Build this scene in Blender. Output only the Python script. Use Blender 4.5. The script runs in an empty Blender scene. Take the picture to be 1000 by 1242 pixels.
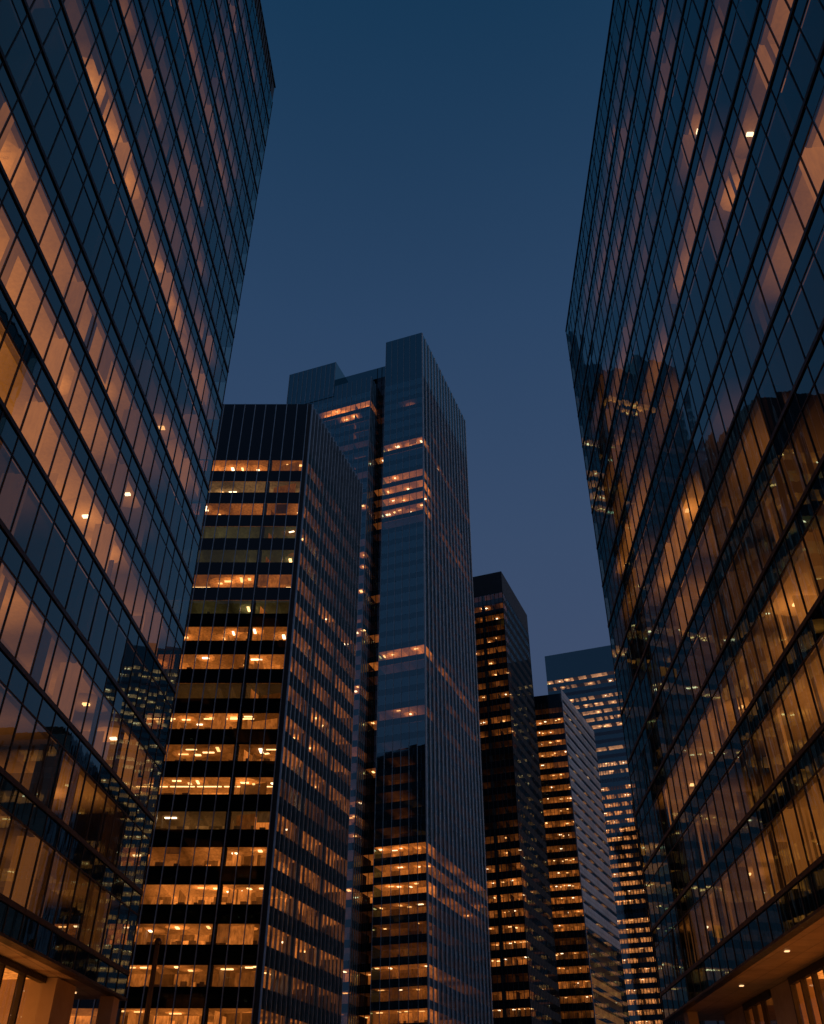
import bpy, math, random
from mathutils import Vector
R0 = random.Random(11)
sc = bpy.context.scene
COL = sc.collection
EYE = 1.6                                   # camera height above the pavement
F, PITCH = 1.107, math.radians(36.1)        # focal length in frame widths, upward tilt
CT, ST = math.cos(PITCH), math.sin(PITCH)
rad = math.radians

# ------------------------------------------------------------------ materials
def newmat(name):
    m = bpy.data.materials.new(name); m.use_nodes = True
    nt = m.node_tree; nt.nodes.clear()
    out = nt.nodes.new('ShaderNodeOutputMaterial')
    return m, nt, out
def N(nt, t, **kw):
    n = nt.nodes.new(t)
    for k, v in kw.items(): setattr(n, k, v)
    return n
def math_node(nt, op, a, b=None):
    n = N(nt, 'ShaderNodeMath', operation=op)
    for i, v in enumerate((a, b)):
        if v is None: continue
        if isinstance(v, (int, float)): n.inputs[i].default_value = v
        else: nt.links.new(v, n.inputs[i])
    return n.outputs[0]
def coords(nt, scale=(1, 1, 1)):
    tc = N(nt, 'ShaderNodeTexCoord'); mp = N(nt, 'ShaderNodeMapping')
    mp.inputs['Scale'].default_value = scale
    nt.links.new(tc.outputs['Object'], mp.inputs['Vector'])
    return mp.outputs['Vector']
def noise(nt, scale, detail=2, vec=None, rough=.5):
    n = N(nt, 'ShaderNodeTexNoise')
    n.inputs['Scale'].default_value = scale; n.inputs['Detail'].default_value = detail
    n.inputs['Roughness'].default_value = rough
    if vec is not None: nt.links.new(vec, n.inputs['Vector'])
    return n.outputs['Fac']
def remap(nt, val, a, b, c, d):
    n = N(nt, 'ShaderNodeMapRange')
    nt.links.new(val, n.inputs[0])
    for i, v in enumerate((a, b, c, d)): n.inputs[i + 1].default_value = v
    return n.outputs[0]

def reflectance(nt, r0, power, normal=None):
    lw = N(nt, 'ShaderNodeLayerWeight'); lw.inputs['Blend'].default_value = .5
    if normal is not None: nt.links.new(normal, lw.inputs['Normal'])
    p = math_node(nt, 'POWER', lw.outputs['Facing'], power)
    return math_node(nt, 'ADD', math_node(nt, 'MULTIPLY', p, .96 - r0), r0)
def ripple(nt, strength, sc_=(.5, .5, .12)):
    if strength <= 0: return None
    b = N(nt, 'ShaderNodeBump'); b.inputs['Strength'].default_value = 1
    b.inputs['Distance'].default_value = strength
    nt.links.new(noise(nt, 1.0, 3, coords(nt, sc_)), b.inputs['Height'])
    return b.outputs['Normal']
def glass(name, r0=.12, power=3., tint=(.72, .74, .70), refl=(.86, .95, 1.0), rough=.004, wave=.0):
    m, nt, out = newmat(name)
    nrm = ripple(nt, wave)
    tr = N(nt, 'ShaderNodeBsdfTransparent'); tr.inputs[0].default_value = (*tint, 1)
    gl = N(nt, 'ShaderNodeBsdfGlossy'); gl.inputs['Color'].default_value = (*refl, 1)
    gl.inputs['Roughness'].default_value = rough
    if nrm is not None: nt.links.new(nrm, gl.inputs['Normal'])
    mx = N(nt, 'ShaderNodeMixShader')
    nt.links.new(reflectance(nt, r0, power), mx.inputs[0])
    nt.links.new(tr.outputs[0], mx.inputs[1]); nt.links.new(gl.outputs[0], mx.inputs[2])
    nt.links.new(mx.outputs[0], out.inputs[0])
    return m
def darkglass(name, base=(.006, .009, .012), r0=.08, power=3., refl=(.86, .95, 1.0), rough=.02, wave=.0):
    m, nt, out = newmat(name)
    nrm = ripple(nt, wave)
    df = N(nt, 'ShaderNodeBsdfDiffuse'); df.inputs[0].default_value = (*base, 1)
    gl = N(nt, 'ShaderNodeBsdfGlossy'); gl.inputs['Color'].default_value = (*refl, 1)
    v = coords(nt)
    nt.links.new(remap(nt, noise(nt, .35, 3, v), .3, .7, rough * .5, rough * 1.6), gl.inputs['Roughness'])
    if nrm is not None: nt.links.new(nrm, gl.inputs['Normal'])
    mx = N(nt, 'ShaderNodeMixShader')
    nt.links.new(reflectance(nt, r0, power), mx.inputs[0])
    nt.links.new(df.outputs[0], mx.inputs[1]); nt.links.new(gl.outputs[0], mx.inputs[2])
    nt.links.new(mx.outputs[0], out.inputs[0])
    return m
def solid(name, col, rough=.5, metal=0., var=.25, scale=1.5):
    m, nt, out = newmat(name)
    p = N(nt, 'ShaderNodeBsdfPrincipled')
    f = remap(nt, noise(nt, scale, 4, coords(nt)), .25, .75, 1 - var, 1 + var)
    vm = N(nt, 'ShaderNodeVectorMath', operation='SCALE'); vm.inputs[0].default_value = col
    nt.links.new(f, vm.inputs['Scale']); nt.links.new(vm.outputs[0], p.inputs['Base Color'])
    nt.links.new(remap(nt, noise(nt, scale * 3, 3, coords(nt)), .3, .7, rough * .8, min(1, rough * 1.2)), p.inputs['Roughness'])
    p.inputs['Metallic'].default_value = metal
    nt.links.new(p.outputs[0], out.inputs[0])
    return m
def room_mat(name, big_=(.82, 1.18), fine_=(.68, 1.28), sc_=(2.8, 2.8, 1.1)):
    """surfaces of lit offices: room light is painted as emission from mesh colours, broken up by noise"""
    m, nt, out = newmat(name)
    at = N(nt, 'ShaderNodeAttribute', attribute_name='glow')
    big = remap(nt, noise(nt, .33, 2, coords(nt)), .3, .7, *big_)
    fine = remap(nt, noise(nt, 1.0, 4, coords(nt, sc_), .6), .3, .7, *fine_)
    f = math_node(nt, 'MULTIPLY', big, fine)
    vm = N(nt, 'ShaderNodeVectorMath', operation='SCALE')
    nt.links.new(at.outputs['Vector'], vm.inputs[0]); nt.links.new(f, vm.inputs['Scale'])
    em = N(nt, 'ShaderNodeEmission'); nt.links.new(vm.outputs[0], em.inputs['Color'])
    df = N(nt, 'ShaderNodeBsdfDiffuse'); df.inputs[0].default_value = (.12, .11, .10, 1)
    ad = N(nt, 'ShaderNodeAddShader')
    nt.links.new(em.outputs[0], ad.inputs[0]); nt.links.new(df.outputs[0], ad.inputs[1])
    nt.links.new(ad.outputs[0], out.inputs[0])
    m.cycles.emission_sampling = 'NONE'
    return m
def lamp_mat(name, col, s):
    m, nt, out = newmat(name)
    em = N(nt, 'ShaderNodeEmission'); em.inputs[0].default_value = (*col, 1); em.inputs[1].default_value = s
    nt.links.new(em.outputs[0], out.inputs[0])
    m.cycles.emission_sampling = 'NONE'
    return m

M = {}
M['near_glass'] = glass('near_glass', .08, 2.8, (.78, .74, .66), (.54, .86, .86), .004, .0055)
M['near_spandrel'] = darkglass('near_spandrel', (.004, .006, .008), .09, 2.7, (.54, .86, .86), .018, .0055)
M['lobby_glass'] = glass('lobby_glass', .04, 4.5, (.85, .8, .74), (.8, .9, 1.0), .004, 0)
M['bronze'] = solid('bronze', (.020, .017, .014), .45, .3, .4, 2.)
M['bronze_fin'] = solid('bronze_fin', (.030, .023, .018), .4, .4, .4, 2.)
M['dark_louvre'] = solid('dark_louvre', (.022, .022, .020), .5, .2, .3, 1.)
M['black_glass'] = glass('black_glass', .05, 3.2, (.85, .82, .76), (.85, .95, 1.0), .006, .0008)
M['black_spandrel'] = darkglass('black_spandrel', (.0035, .0048, .0055), .032, 3.2, (.85, .95, 1.0), .03, .0008)
M['flank_glass'] = glass('flank_glass', .06, 3.1, (.80, .77, .72), (.52, .80, .86), .006, .0008)
M['flank_spandrel'] = darkglass('flank_spandrel', (.004, .006, .008), .02, 3.3, (.50, .78, .84), .03, .0008)
M['fin_glass'] = glass('fin_glass', .08, 7.5, (.78, .72, .64), (.42, .72, .82), .01, .0008)
M['fin_spandrel'] = darkglass('fin_spandrel', (.005, .010, .014), .07, 6.5, (.5, .8, .95), .03, .0008)
M['steel'] = solid('steel', (.38, .40, .41), .40, .85, .25, 1.2)
M['silver_fin'] = solid('silver_fin', (.60, .66, .70), .5, .0, .18, .6)
M['blue_glass'] = glass('blue_glass', .31, 2.6, (.74, .68, .58), (.46, .82, .90), .006, .0008)
M['blue_spandrel'] = darkglass('blue_spandrel', (.004, .010, .016), .25, 2.6, (.44, .78, .86), .04, .0006)
M['far_glass'] = glass('far_glass', .12, 3., (.85, .82, .78), (.75, .9, 1.0), .01, 0)
M['far_spandrel'] = darkglass('far_spandrel', (.006, .009, .012), .10, 3., (.8, .92, 1.0), .05, 0)
M['black_stone'] = solid('black_stone', (.012, .013, .015), .6, 0, .3, .6)
M['grey_metal'] = solid('grey_metal', (.48, .50, .53), .36, .15, .22, .12)
M['roofing'] = solid('roofing', (.05, .05, .055), .9, 0, .3, .4)
M['core'] = solid('core', (.03, .028, .026), .9, 0, .3, .3)
M['stone_clad'] = solid('stone_clad', (.34, .26, .19), .55, 0, .22, .7)
def panelled(name, col, rough, w_, h_):
    m = solid(name, col, rough, 0, .22, .6)
    nt = m.node_tree; p = next(n for n in nt.nodes if n.type == 'BSDF_PRINCIPLED')
    br = N(nt, 'ShaderNodeTexBrick'); br.offset = 0.; br.inputs['Scale'].default_value = 1.
    br.inputs['Mortar Size'].default_value = .018; br.inputs['Brick Width'].default_value = w_; br.inputs['Row Height'].default_value = h_
    br.inputs['Color1'].default_value = (.9, .9, .9, 1); br.inputs['Color2'].default_value = (1.08, 1.06, 1.04, 1); br.inputs['Mortar'].default_value = (.18, .18, .18, 1)
    nt.links.new(coords(nt), br.inputs['Vector'])
    l = p.inputs['Base Color'].links[0]; src = l.from_socket
    mu = N(nt, 'ShaderNodeVectorMath', operation='MULTIPLY')
    nt.links.new(src, mu.inputs[0]); nt.links.new(br.outputs['Color'], mu.inputs[1]); nt.links.new(mu.outputs[0], p.inputs['Base Color'])
    return m
M['soffit'] = panelled('soffit', (.34, .25, .17), .45, 1.2, 1.5)
M['paving'] = solid('paving', (.10, .10, .10), .55, 0, .3, .3)
M['asphalt'] = solid('asphalt', (.05, .05, .052), .8, 0, .3, .8)
M['room'] = room_mat('room_glow', (.75, 1.25), (.5, 1.45), (3.6, 3.6, 1.6))
M['near_room'] = room_mat('near_room_glow', (.9, 1.1), (.88, 1.1), (6., 6., 1.2))
M['lamp_warm'] = lamp_mat('lamp_warm', (1.0, .56, .22), 3.6)
M['lamp_amber'] = lamp_mat('lamp_amber', (1.0, .50, .17), 2.4)
M['lamp_white'] = lamp_mat('lamp_white', (1.0, .74, .46), 4.5)
M['downlight'] = lamp_mat('downlight', (1.0, .55, .24), 1.8)
M['furnishing'] = solid('furnishing', (.05, .035, .025), .8, 0, .3, 1.)

# ------------------------------------------------------------------ meshes
def mesh_obj(name, verts, faces, mat, parent=None, glow=None):
    me = bpy.data.meshes.new(name)
    me.from_pydata(verts, [], faces)
    mats = mat if isinstance(mat, list) else [mat]
    for m in mats: me.materials.append(m)
    if glow is not None:
        ca = me.color_attributes.new('glow', 'FLOAT_COLOR', 'CORNER')
        flat = []
        for g in glow:
            flat.extend((g[0], g[1], g[2], 1.))
        ca.data.foreach_set('color', flat)
    o = bpy.data.objects.new(name, me); COL.objects.link(o)
    if parent is not None: o.parent = parent
    return o
class Geo:
    def __init__(s): s.v = []; s.f = []; s.g = []
    def quad(s, a, b, c, d, glow=None):
        i = len(s.v); s.v += [a, b, c, d]; s.f.append((i, i + 1, i + 2, i + 3))
        if glow is not None:
            s.g += glow if isinstance(glow, list) else [glow] * 4
        else: s.g += [(0, 0, 0)] * 4
    def hexa(s, p, glow=None):              # p: 4 bottom then 4 top corners, counter-clockwise from above
        i = len(s.v); s.v += p
        for f in ((3, 2, 1, 0), (4, 5, 6, 7), (0, 1, 5, 4), (1, 2, 6, 5), (2, 3, 7, 6), (3, 0, 4, 7)):
            s.f.append(tuple(i + k for k in f)); s.g += [glow or (0, 0, 0)] * 4
    def poly_prism(s, pts, z0, z1):
        n = len(pts); i = len(s.v)
        s.v += [(x, y, z0) for x, y in pts] + [(x, y, z1) for x, y in pts]
        s.f.append(tuple(i + k for k in reversed(range(n)))); s.f.append(tuple(i + n + k for k in range(n)))
        for k in range(n):
            j = (k + 1) % n
            s.f.append((i + k, i + j, i + n + j, i + n + k))
        s.g += [(0, 0, 0)] * (n * 2 + n * 4)
    def add(s, o):
        i = len(s.v); s.v += o.v; s.f += [tuple(i + k for k in f) for f in o.f]; s.g += o.g
PRISMS = []                                 # (footprint, top) of the towers: which windows stand in view
def seen(c, nrm, area, own=None):
    """rough size in the picture of a patch of facade; 0 when outside the frame or behind another tower"""
    x, y, z = c[0], c[1], c[2] - EYE
    d = y * CT + z * ST
    if d < 1: return 0
    px = F * x / d; py = F * (-y * ST + z * CT) / d
    if abs(px) > .56 or abs(py) > .68: return 0
    r = math.sqrt(x * x + y * y + z * z)
    if nrm is not None:
        cosv = -(x * nrm[0] + y * nrm[1]) / r
        if cosv <= 0.005: return 0
    else: cosv = 1
    for poly, z0, z1, who in PRISMS:
        t0, t1, ok = 0., .985, True
        n = len(poly)
        for i in range(n):
            ax, ay = poly[i]; bx, by = poly[(i + 1) % n]
            nx, ny = by - ay, ax - bx       # outward for counter-clockwise
            num = ax * nx + ay * ny; den = x * nx + y * ny
            if abs(den) < 1e-9:
                if num < 0: ok = False; break
                continue
            t = num / den
            if den < 0: t0 = max(t0, t)
            else: t1 = min(t1, t)
            if t0 >= t1: ok = False; break
        if ok and t1 - t0 > .012:
            tm = (t0 + t1) / 2
            zz = EYE + z * tm
            if z0 < zz < z1: return 0
    return area * cosv / (r * r)

class Tower:
    """one building: an Empty at its foot; the pieces of its facades are kept until finish() links them as parts"""
    def __init__(s, name, label, loc):
        s.root = bpy.data.objects.new(name, None); COL.objects.link(s.root)
        s.root.location = loc; s.loc = Vector(loc)
        s.root['label'] = label; s.root['category'] = 'office tower'
        s.bits = {}; s.rnd = random.Random(hash(label) % 1000 if False else sum(map(ord, label)))
    def put(s, kind, geo, mat, score, kids=None):
        s.bits.setdefault(kind, []).append((score, geo, mat, kids or []))
    def part(s, kind, geo, mat, parent=None):
        L = s.loc
        glow = geo.g if mat in (M['room'], M['near_room']) else None
        return mesh_obj(kind, [(x - L.x, y - L.y, z - L.z) for x, y, z in geo.v], geo.f, mat, parent or s.root, glow)
    def finish(s):
        for kind, lst in s.bits.items():
            lst.sort(key=lambda t: -t[0])
            own = [t for t in lst if t[0] > 0][:100] if len(lst) > 100 else lst
            rest = lst[len(own):]
            lamps = []
            for sco, g, m, kids in own:
                o = s.part(kind, g, m)
                for kk, kg, km, ks in kids: lamps.append((ks, kk, kg, km, o))
            rl = [(kk, kg, km) for t in rest for kk, kg, km, ks in t[3]]
            lamps.sort(key=lambda t: -t[0])
            for i, (ks, kk, kg, km, o) in enumerate(lamps):
                if i < 100 and (ks > 0 or len(lamps) <= 100): s.part(kk, kg, km, o)
                else: rl.append((kk, kg, km))
            for group, nm in ((rest, kind),):
                bym = {}
                for sco, g, m, kids in group: bym.setdefault(m.name, (m, Geo()))[1].add(g)
                for m, g in bym.values():
                    s.part(nm, g, m)['kind'] = 'stuff'
            byk = {}
            for kk, kg, km in rl: byk.setdefault((kk, km.name), (kk, km, Geo()))[2].add(kg)
            for kk, km, g in byk.values(): s.part(kk, g, km)['kind'] = 'stuff'

WARM = (1.0, .275, .045)
def facade(T, P0, P1, zbase, h, nst, bay, vis, glow, mats, mull=(.07, .12), fin=None, transom=None,
           depth=6., bulk=.5, cols=None, col_w=.8, lamps=.5, mull_z=None, skip_mull=(), pane_tilt=.0012,
           group=1, end_gap=0., dz=0., wall_k=1., blinds=.1, spand_kind='spandrel_panel', lampsize=(1.2, .25),
           partitions=.15, mull_mat=None, detail=True, drapes=0., skip_rooms=(0, 0), col_lit=0., strips=0., rowcol=None, big_every=0, clutter=.4):
    """one street face of a tower, from P0 to P1 with the outside on the right: panes, spandrels, mullions, floor bands and the offices behind"""
    rnd = T.rnd
    dx, dy = P1[0] - P0[0], P1[1] - P0[1]
    Lw = math.hypot(dx, dy); ux, uy = dx / Lw, dy / Lw; nx, ny = uy, -ux
    nb = max(1, int(round((Lw - end_gap) / bay))); bw = (Lw - end_gap) / nb
    def P(s_, d, z): return (P0[0] + ux * s_ + nx * d, P0[1] + uy * s_ + ny * d, z)
    def box(g, s0, s1, d0, d1, z0, z1, gl=None):
        g.hexa([P(s0, d1, z0), P(s1, d1, z0), P(s1, d0, z0), P(s0, d0, z0), P(s0, d1, z1), P(s1, d1, z1), P(s1, d0, z1), P(s0, d0, z1)], gl)
    nrm = (nx, ny)
    gm, sm, mm = mats
    tints = lambda c, k: (c[0] * k, c[1] * k, c[2] * k)
    for k in range(nst):
        zf = zbase + h * k
        za, zb = zf + vis[0], zf + vis[1]
        # panes ------------------------------------------------------
        for i0 in range(0, nb, group):
            g = Geo(); i1 = min(nb, i0 + group)
            for i in range(i0, i1):
                a, b = rnd.gauss(0, pane_tilt), rnd.gauss(0, pane_tilt)
                s0, s1 = i * bw, (i + 1) * bw
                ha, hb = a * bw / 2, b * (zb - za) / 2
                g.quad(P(s0, -ha - hb, za), P(s1, ha - hb, za), P(s1, ha + hb, zb), P(s0, -ha + hb, zb))
            c = P((i0 + i1) * bw / 2, 0, (za + zb) / 2)
            T.put('window', g, gm, seen(c, nrm, (i1 - i0) * bw * (zb - za)))
        # spandrel above the windows of this storey ------------------
        g = Geo()
        z2 = zf + h + vis[0]
        if z2 - zb > .05:
            for i in range(nb):
                a, b = rnd.gauss(0, pane_tilt), rnd.gauss(0, pane_tilt)
                s0, s1 = i * bw, (i + 1) * bw
                ha, hb = a * bw / 2, b * (z2 - zb) / 2
                g.quad(P(s0, -ha - hb, zb), P(s1, ha - hb, zb), P(s1, ha + hb, z2), P(s0, -ha + hb, z2))
            T.put(spand_kind, g, sm, seen(P(Lw / 2, 0, (zb + z2) / 2), nrm, Lw * (z2 - zb)) + 1e-9)
        if fin:
            g = Geo(); box(g, 0, Lw, -.08, fin[1], zf - fin[0] / 2, zf + fin[0] / 2)
            T.put('floor_band', g, fin[2], 1e-6 + seen(P(Lw / 2, 0, zf), nrm, Lw))
        if transom:
            g = Geo(); box(g, 0, Lw - .003, -.06, transom[1], zb - transom[0] / 2, zb + transom[0] / 2)
            T.put('transom', g, transom[2], 1e-6 + seen(P(Lw / 2, 0, zf), nrm, Lw))
        # the office behind, its lamp light painted as emissive corner colours ------------------------------------------
        gi = [max(0., glow(k, i + .5)) for i in range(nb)]
        ge = [gi[0]] + [(gi[i - 1] + gi[i]) / 2 for i in range(1, nb)] + [gi[-1]]
        wc = rowcol(k) if rowcol else ((1.0, .33, .06) if depth > 6 else WARM)
        room = Geo(); kids = []
        zc = zb + .02 + dz
        zl = za - .03
        for i in range(nb):
            if i < skip_rooms[0] or i >= nb - skip_rooms[1]: continue
            s0, s1 = i * bw, (i + 1) * bw
            a, b = tints(wc, ge[i]), tints(wc, ge[i + 1])
            if not detail: a = b = tints(wc, gi[i])
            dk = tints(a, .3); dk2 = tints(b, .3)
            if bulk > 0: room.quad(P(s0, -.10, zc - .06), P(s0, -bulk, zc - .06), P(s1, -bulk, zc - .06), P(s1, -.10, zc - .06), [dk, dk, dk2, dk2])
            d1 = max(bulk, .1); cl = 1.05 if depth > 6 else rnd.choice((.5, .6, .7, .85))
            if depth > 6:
                room.quad(P(s0, -d1, zc), P(s0, -2.6, zc), P(s1, -2.6, zc), P(s1, -d1, zc), [tints(a, .72), tints(a, 1.15), tints(b, 1.15), tints(b, .72)])  # ceiling glow painted brighter away from the glass
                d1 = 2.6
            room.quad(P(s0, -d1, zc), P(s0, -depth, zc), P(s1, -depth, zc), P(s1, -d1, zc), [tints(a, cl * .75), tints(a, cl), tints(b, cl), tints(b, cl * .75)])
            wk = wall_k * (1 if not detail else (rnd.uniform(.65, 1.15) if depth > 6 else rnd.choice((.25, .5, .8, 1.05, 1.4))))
            room.quad(P(s0, -depth, zl), P(s1, -depth, zl), P(s1, -depth, zc), P(s0, -depth, zc), [tints(a, wk * .4), tints(b, wk * .4), tints(b, wk * 1.05), tints(a, wk * 1.05)])  # back wall painted brighter towards the ceiling, as if lamp-lit
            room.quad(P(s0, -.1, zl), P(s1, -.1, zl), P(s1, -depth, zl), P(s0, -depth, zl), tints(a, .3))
            lit = gi[i]
            if lit > .12 and rnd.random() < lamps:
                ss = s0 + bw * rnd.uniform(.15, .6); dd = -rnd.uniform(max(bulk, .3) + .2, min(depth - .6, 3.2))
                lg = Geo()
                ls, ld = lampsize; q_ = rnd.uniform(.45, 1.3); ls, ld = ls * q_, ld * rnd.uniform(.6, 1.3)
                if rnd.random() < .5: ls, ld = ld, ls
                box(lg, ss, ss + ls, dd - ld, dd, zc - .13, zc - .05)
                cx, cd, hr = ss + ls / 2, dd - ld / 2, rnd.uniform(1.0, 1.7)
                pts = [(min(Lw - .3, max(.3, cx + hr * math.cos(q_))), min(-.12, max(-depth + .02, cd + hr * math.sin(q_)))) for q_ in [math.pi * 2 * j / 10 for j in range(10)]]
                for j in range(10):  # pool of lamp light painted on the ceiling as a bright fan
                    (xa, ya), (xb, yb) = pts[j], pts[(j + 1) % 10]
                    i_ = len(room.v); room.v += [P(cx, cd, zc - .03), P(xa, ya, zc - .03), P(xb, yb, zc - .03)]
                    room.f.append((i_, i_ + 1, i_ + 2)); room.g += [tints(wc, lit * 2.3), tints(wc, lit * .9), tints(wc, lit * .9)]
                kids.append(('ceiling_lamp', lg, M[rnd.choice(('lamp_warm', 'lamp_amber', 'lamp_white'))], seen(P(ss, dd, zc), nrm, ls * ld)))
            if lit > .04 and rnd.random() < drapes * (1. if k < 4 else .22):
                w_ = bw * rnd.uniform(.15, .6); ss = s0 + .05 + rnd.choice((0., 1.)) * (bw - w_ - .1); q = tints(wc, lit * rnd.choice((.1, .25, .45, .7, .95, 1.3)))
                q2 = tints(q, rnd.uniform(.6, 1.)); d_ = .26 + .05 * rnd.random()
                room.quad(P(ss, -d_, zl), P(ss + w_, -d_, zl), P(ss + w_, -d_, zc - .07), P(ss, -d_, zc - .07), [q, q, q2, q2])
            if lit > .05 and rnd.random() < blinds:
                q = tints(wc, lit * rnd.uniform(.25, .75)); hh = rnd.uniform(.2, 1.) * (zb - za)
                room.quad(P(s0 + .06, -.16, zb - hh), P(s1 - .06, -.16, zb - hh), P(s1 - .06, -.16, zb), P(s0 + .06, -.16, zb), q)
            if lit > .05 and rnd.random() < partitions * (1. if depth < 6 or k < 5 else .35):
                q = tints(wc, lit * rnd.uniform(.35, .9)); d0 = rnd.uniform(.9, 2.8)
                box(room, s0 - .05, s0 + .05, -depth + .02, -d0, zl, zc - .01, q)
            for rep in range(3 if clutter > .5 else 1):
             if lit > .05 and clutter and rnd.random() < clutter:
                q = tints(wc, lit * rnd.uniform(.02, .25)); w_ = rnd.uniform(.25, .9); hh = rnd.uniform(.12, .62)
                ss = s0 + rnd.uniform(0, max(.01, bw - w_)); d0 = rnd.uniform(.4, 2.)
                box(room, ss, ss + w_, -d0 - .5, -d0, zl + .01, za + hh, q)
                if rnd.random() < .35:
                    q = tints(wc, lit * rnd.uniform(.9, 1.7)); ss = s0 + rnd.uniform(.1, .5) * bw
                    box(room, ss, ss + rnd.uniform(.3, .9), -depth + .05, -depth + .12, za + .4, zc - rnd.uniform(.3, .8), q)
        if strips and rnd.random() < strips:
            dd = -rnd.uniform(1.2, 3.4); i = 0
            while i < nb:
                ln = rnd.choice((1, 2, 2, 3))
                if gi[min(i, nb - 1)] > .2 and rnd.random() < .75:
                    lg = Geo(); box(lg, i * bw + .15, min(nb, i + ln) * bw - .15, dd - .14, dd, zc - .14, zc - .06)
                    kids.append(('ceiling_lamp', lg, M['lamp_warm'], seen(P(i * bw, dd, zc), nrm, ln * bw * .14)))
                i += ln
        if cols:
            for c_ in cols:
                if c_ * bw > Lw: continue
                box(room, c_ * bw - col_w / 2, c_ * bw + col_w / 2, -.07 - col_w, -.07, zl - .01, zc + .01, tints(wc, col_lit * gi[min(nb - 1, int(c_))]))
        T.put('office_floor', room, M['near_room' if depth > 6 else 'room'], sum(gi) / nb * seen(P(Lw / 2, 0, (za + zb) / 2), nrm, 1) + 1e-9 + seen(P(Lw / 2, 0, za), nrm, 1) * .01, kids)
    z0, z1 = mull_z if mull_z else (zbase, zbase + h * nst)
    for i in range(nb + 1):
        if i in skip_mull: continue
        g = Geo(); s_ = i * bw
        w_, d_ = mull
        if big_every and i % big_every == 0: w_, d_ = w_ * 1.6, d_ * 1.25
        if i == 0: s_ += w_ / 2
        if i == nb and end_gap == 0: s_ -= w_ / 2
        box(g, s_ - w_ / 2, s_ + w_ / 2, -.05, d_, z0, z1)
        T.put('mullion', g, mull_mat or mm, 1e-9 + seen(P(s_, 0, z0 + (z1 - z0) * .4), nrm, 1))
    return P, box, Lw, bw

def inset(poly, d):
    n = len(poly); out = []
    for i in range(n):
        ax, ay = poly[i - 1]; bx, by = poly[i]; cx, cy = poly[(i + 1) % n]
        def off(p, q):
            L_ = math.hypot(q[0] - p[0], q[1] - p[1]); return (-(q[1] - p[1]) / L_ * d, (q[0] - p[0]) / L_ * d)
        o1, o2 = off((ax, ay), (bx, by)), off((bx, by), (cx, cy))
        d1, d2 = (bx - ax, by - ay), (cx - bx, cy - by)
        den = d1[0] * d2[1] - d1[1] * d2[0]
        p1 = (ax + o1[0], ay + o1[1]); p2 = (bx + o2[0], by + o2[1])
        t = ((p2[0] - p1[0]) * d2[1] - (p2[1] - p1[1]) * d2[0]) / den
        out.append((p1[0] + d1[0] * t, p1[1] + d1[1] * t))
    return out
def prism(T, kind, poly, z0, z1, mat):
    g = Geo(); g.poly_prism(poly, z0, z1); T.put(kind, g, mat, 1)
def along(p, az, s): return (p[0] + math.sin(az) * s, p[1] + math.cos(az) * s)
def smooth(spans, rnd, edge=.8):
    """brightness along a storey: spans are (first bay, last bay, level)"""
    ph = [rnd.uniform(0, 6.28) for _ in range(3)]; cuts = [0]; lv = []
    while cuts[-1] < 60: cuts.append(cuts[-1] + rnd.choice((1, 2, 2, 3, 4))); lv.append(rnd.choice((.35, .6, .85, 1., 1.15, 1.3)))
    def f(x):
        v = 0.
        for a, b, l in spans:
            t = min(1, max(0, (x - a) / edge + .5)) * min(1, max(0, (b - x) / edge + .5))
            v = max(v, l * t)
        room = next((q for q, c in zip(lv, cuts[1:]) if x < c), 1.)
        return v * room * (.85 + .12 * math.sin(x * 1.9 + ph[0]) + .14 * math.sin(x * .7 + ph[1]) + .10 * math.sin(x * 4.1 + ph[2]))
    return f

# ------------------------------------------------------------------ footprints (metres; the camera stands at the origin looking along +Y)
Lc = (-14.5, 51.6); Laz = math.atan(.050)
Rc = (17.5, 71.7); Raz = math.atan(.028)
L_near = along(Lc, Laz, -78); R_near = along(Rc, Raz, -90)
L_poly = [L_near, Lc, (Lc[0] - 30, Lc[1] + .9), (L_near[0] - 30, L_near[1] + .9)]
R_poly = [Rc, R_near, (R_near[0] + 32, R_near[1] - .6), (Rc[0] + 32, Rc[1] - .6)]
L_poly_ccw = [L_near, Lc, L_poly[2], L_poly[3]]
R_poly_ccw = [R_near, R_poly[2], R_poly[3], Rc]
A1 = (-15.6, 104.7); A0 = (-68., 104.7); A2 = along(A1, rad(19), 21.1); A3 = (A0[0] + 6., A2[1] + 6)
B_c = (2.77, 177.); Baz = rad(20.6); Bf = Baz - rad(90)            # front runs towards Bf from the corner
B_l = along(B_c, Bf, 10.8)
B_far = along(B_c, Baz, 39.); B_farl = along(B_far, Bf, 10.8)
S_r = along(B_c, Bf, 15.0); S_l = along(B_c, Bf, 41.); S_rb = along(S_r, Baz, 4.1); S_mid = along(B_c, Bf, 26.2)
K_r = along(B_l, Baz, 4.1)
D_c = (30.1, 261.); Daz = rad(21.5); D_l = along(D_c, Daz - rad(90), 14); D_r = along(D_c, Daz, 32.); D_b = along(D_l, Daz, 32.)
E_c = (53.55, 303.); Eaz = rad(25); E_l = along(E_c, rad(-73.8), 15); E_r = along(E_c, Eaz, 43.5); E_b = along(E_l, Eaz, 43.5)
F_c = (67.9, 421.); Faz = rad(21); F_r = along(F_c, rad(111), 86); F_b = along(F_r, rad(21), 30); F_bl = along(F_c, rad(21), 30)
def ccw(p):
    a = sum(p[i - 1][0] * p[i][1] - p[i][0] * p[i - 1][1] for i in range(len(p)))
    return p if a > 0 else p[::-1]
L_ccw, R_ccw = ccw(L_poly), ccw(R_poly)
A_ccw = ccw([A0, A1, A2, A3]); B1 = ccw([B_l, B_c, B_far, B_farl]); B2 = ccw([S_l, S_r, S_rb, along(S_l, Baz, 4.1)])
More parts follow.
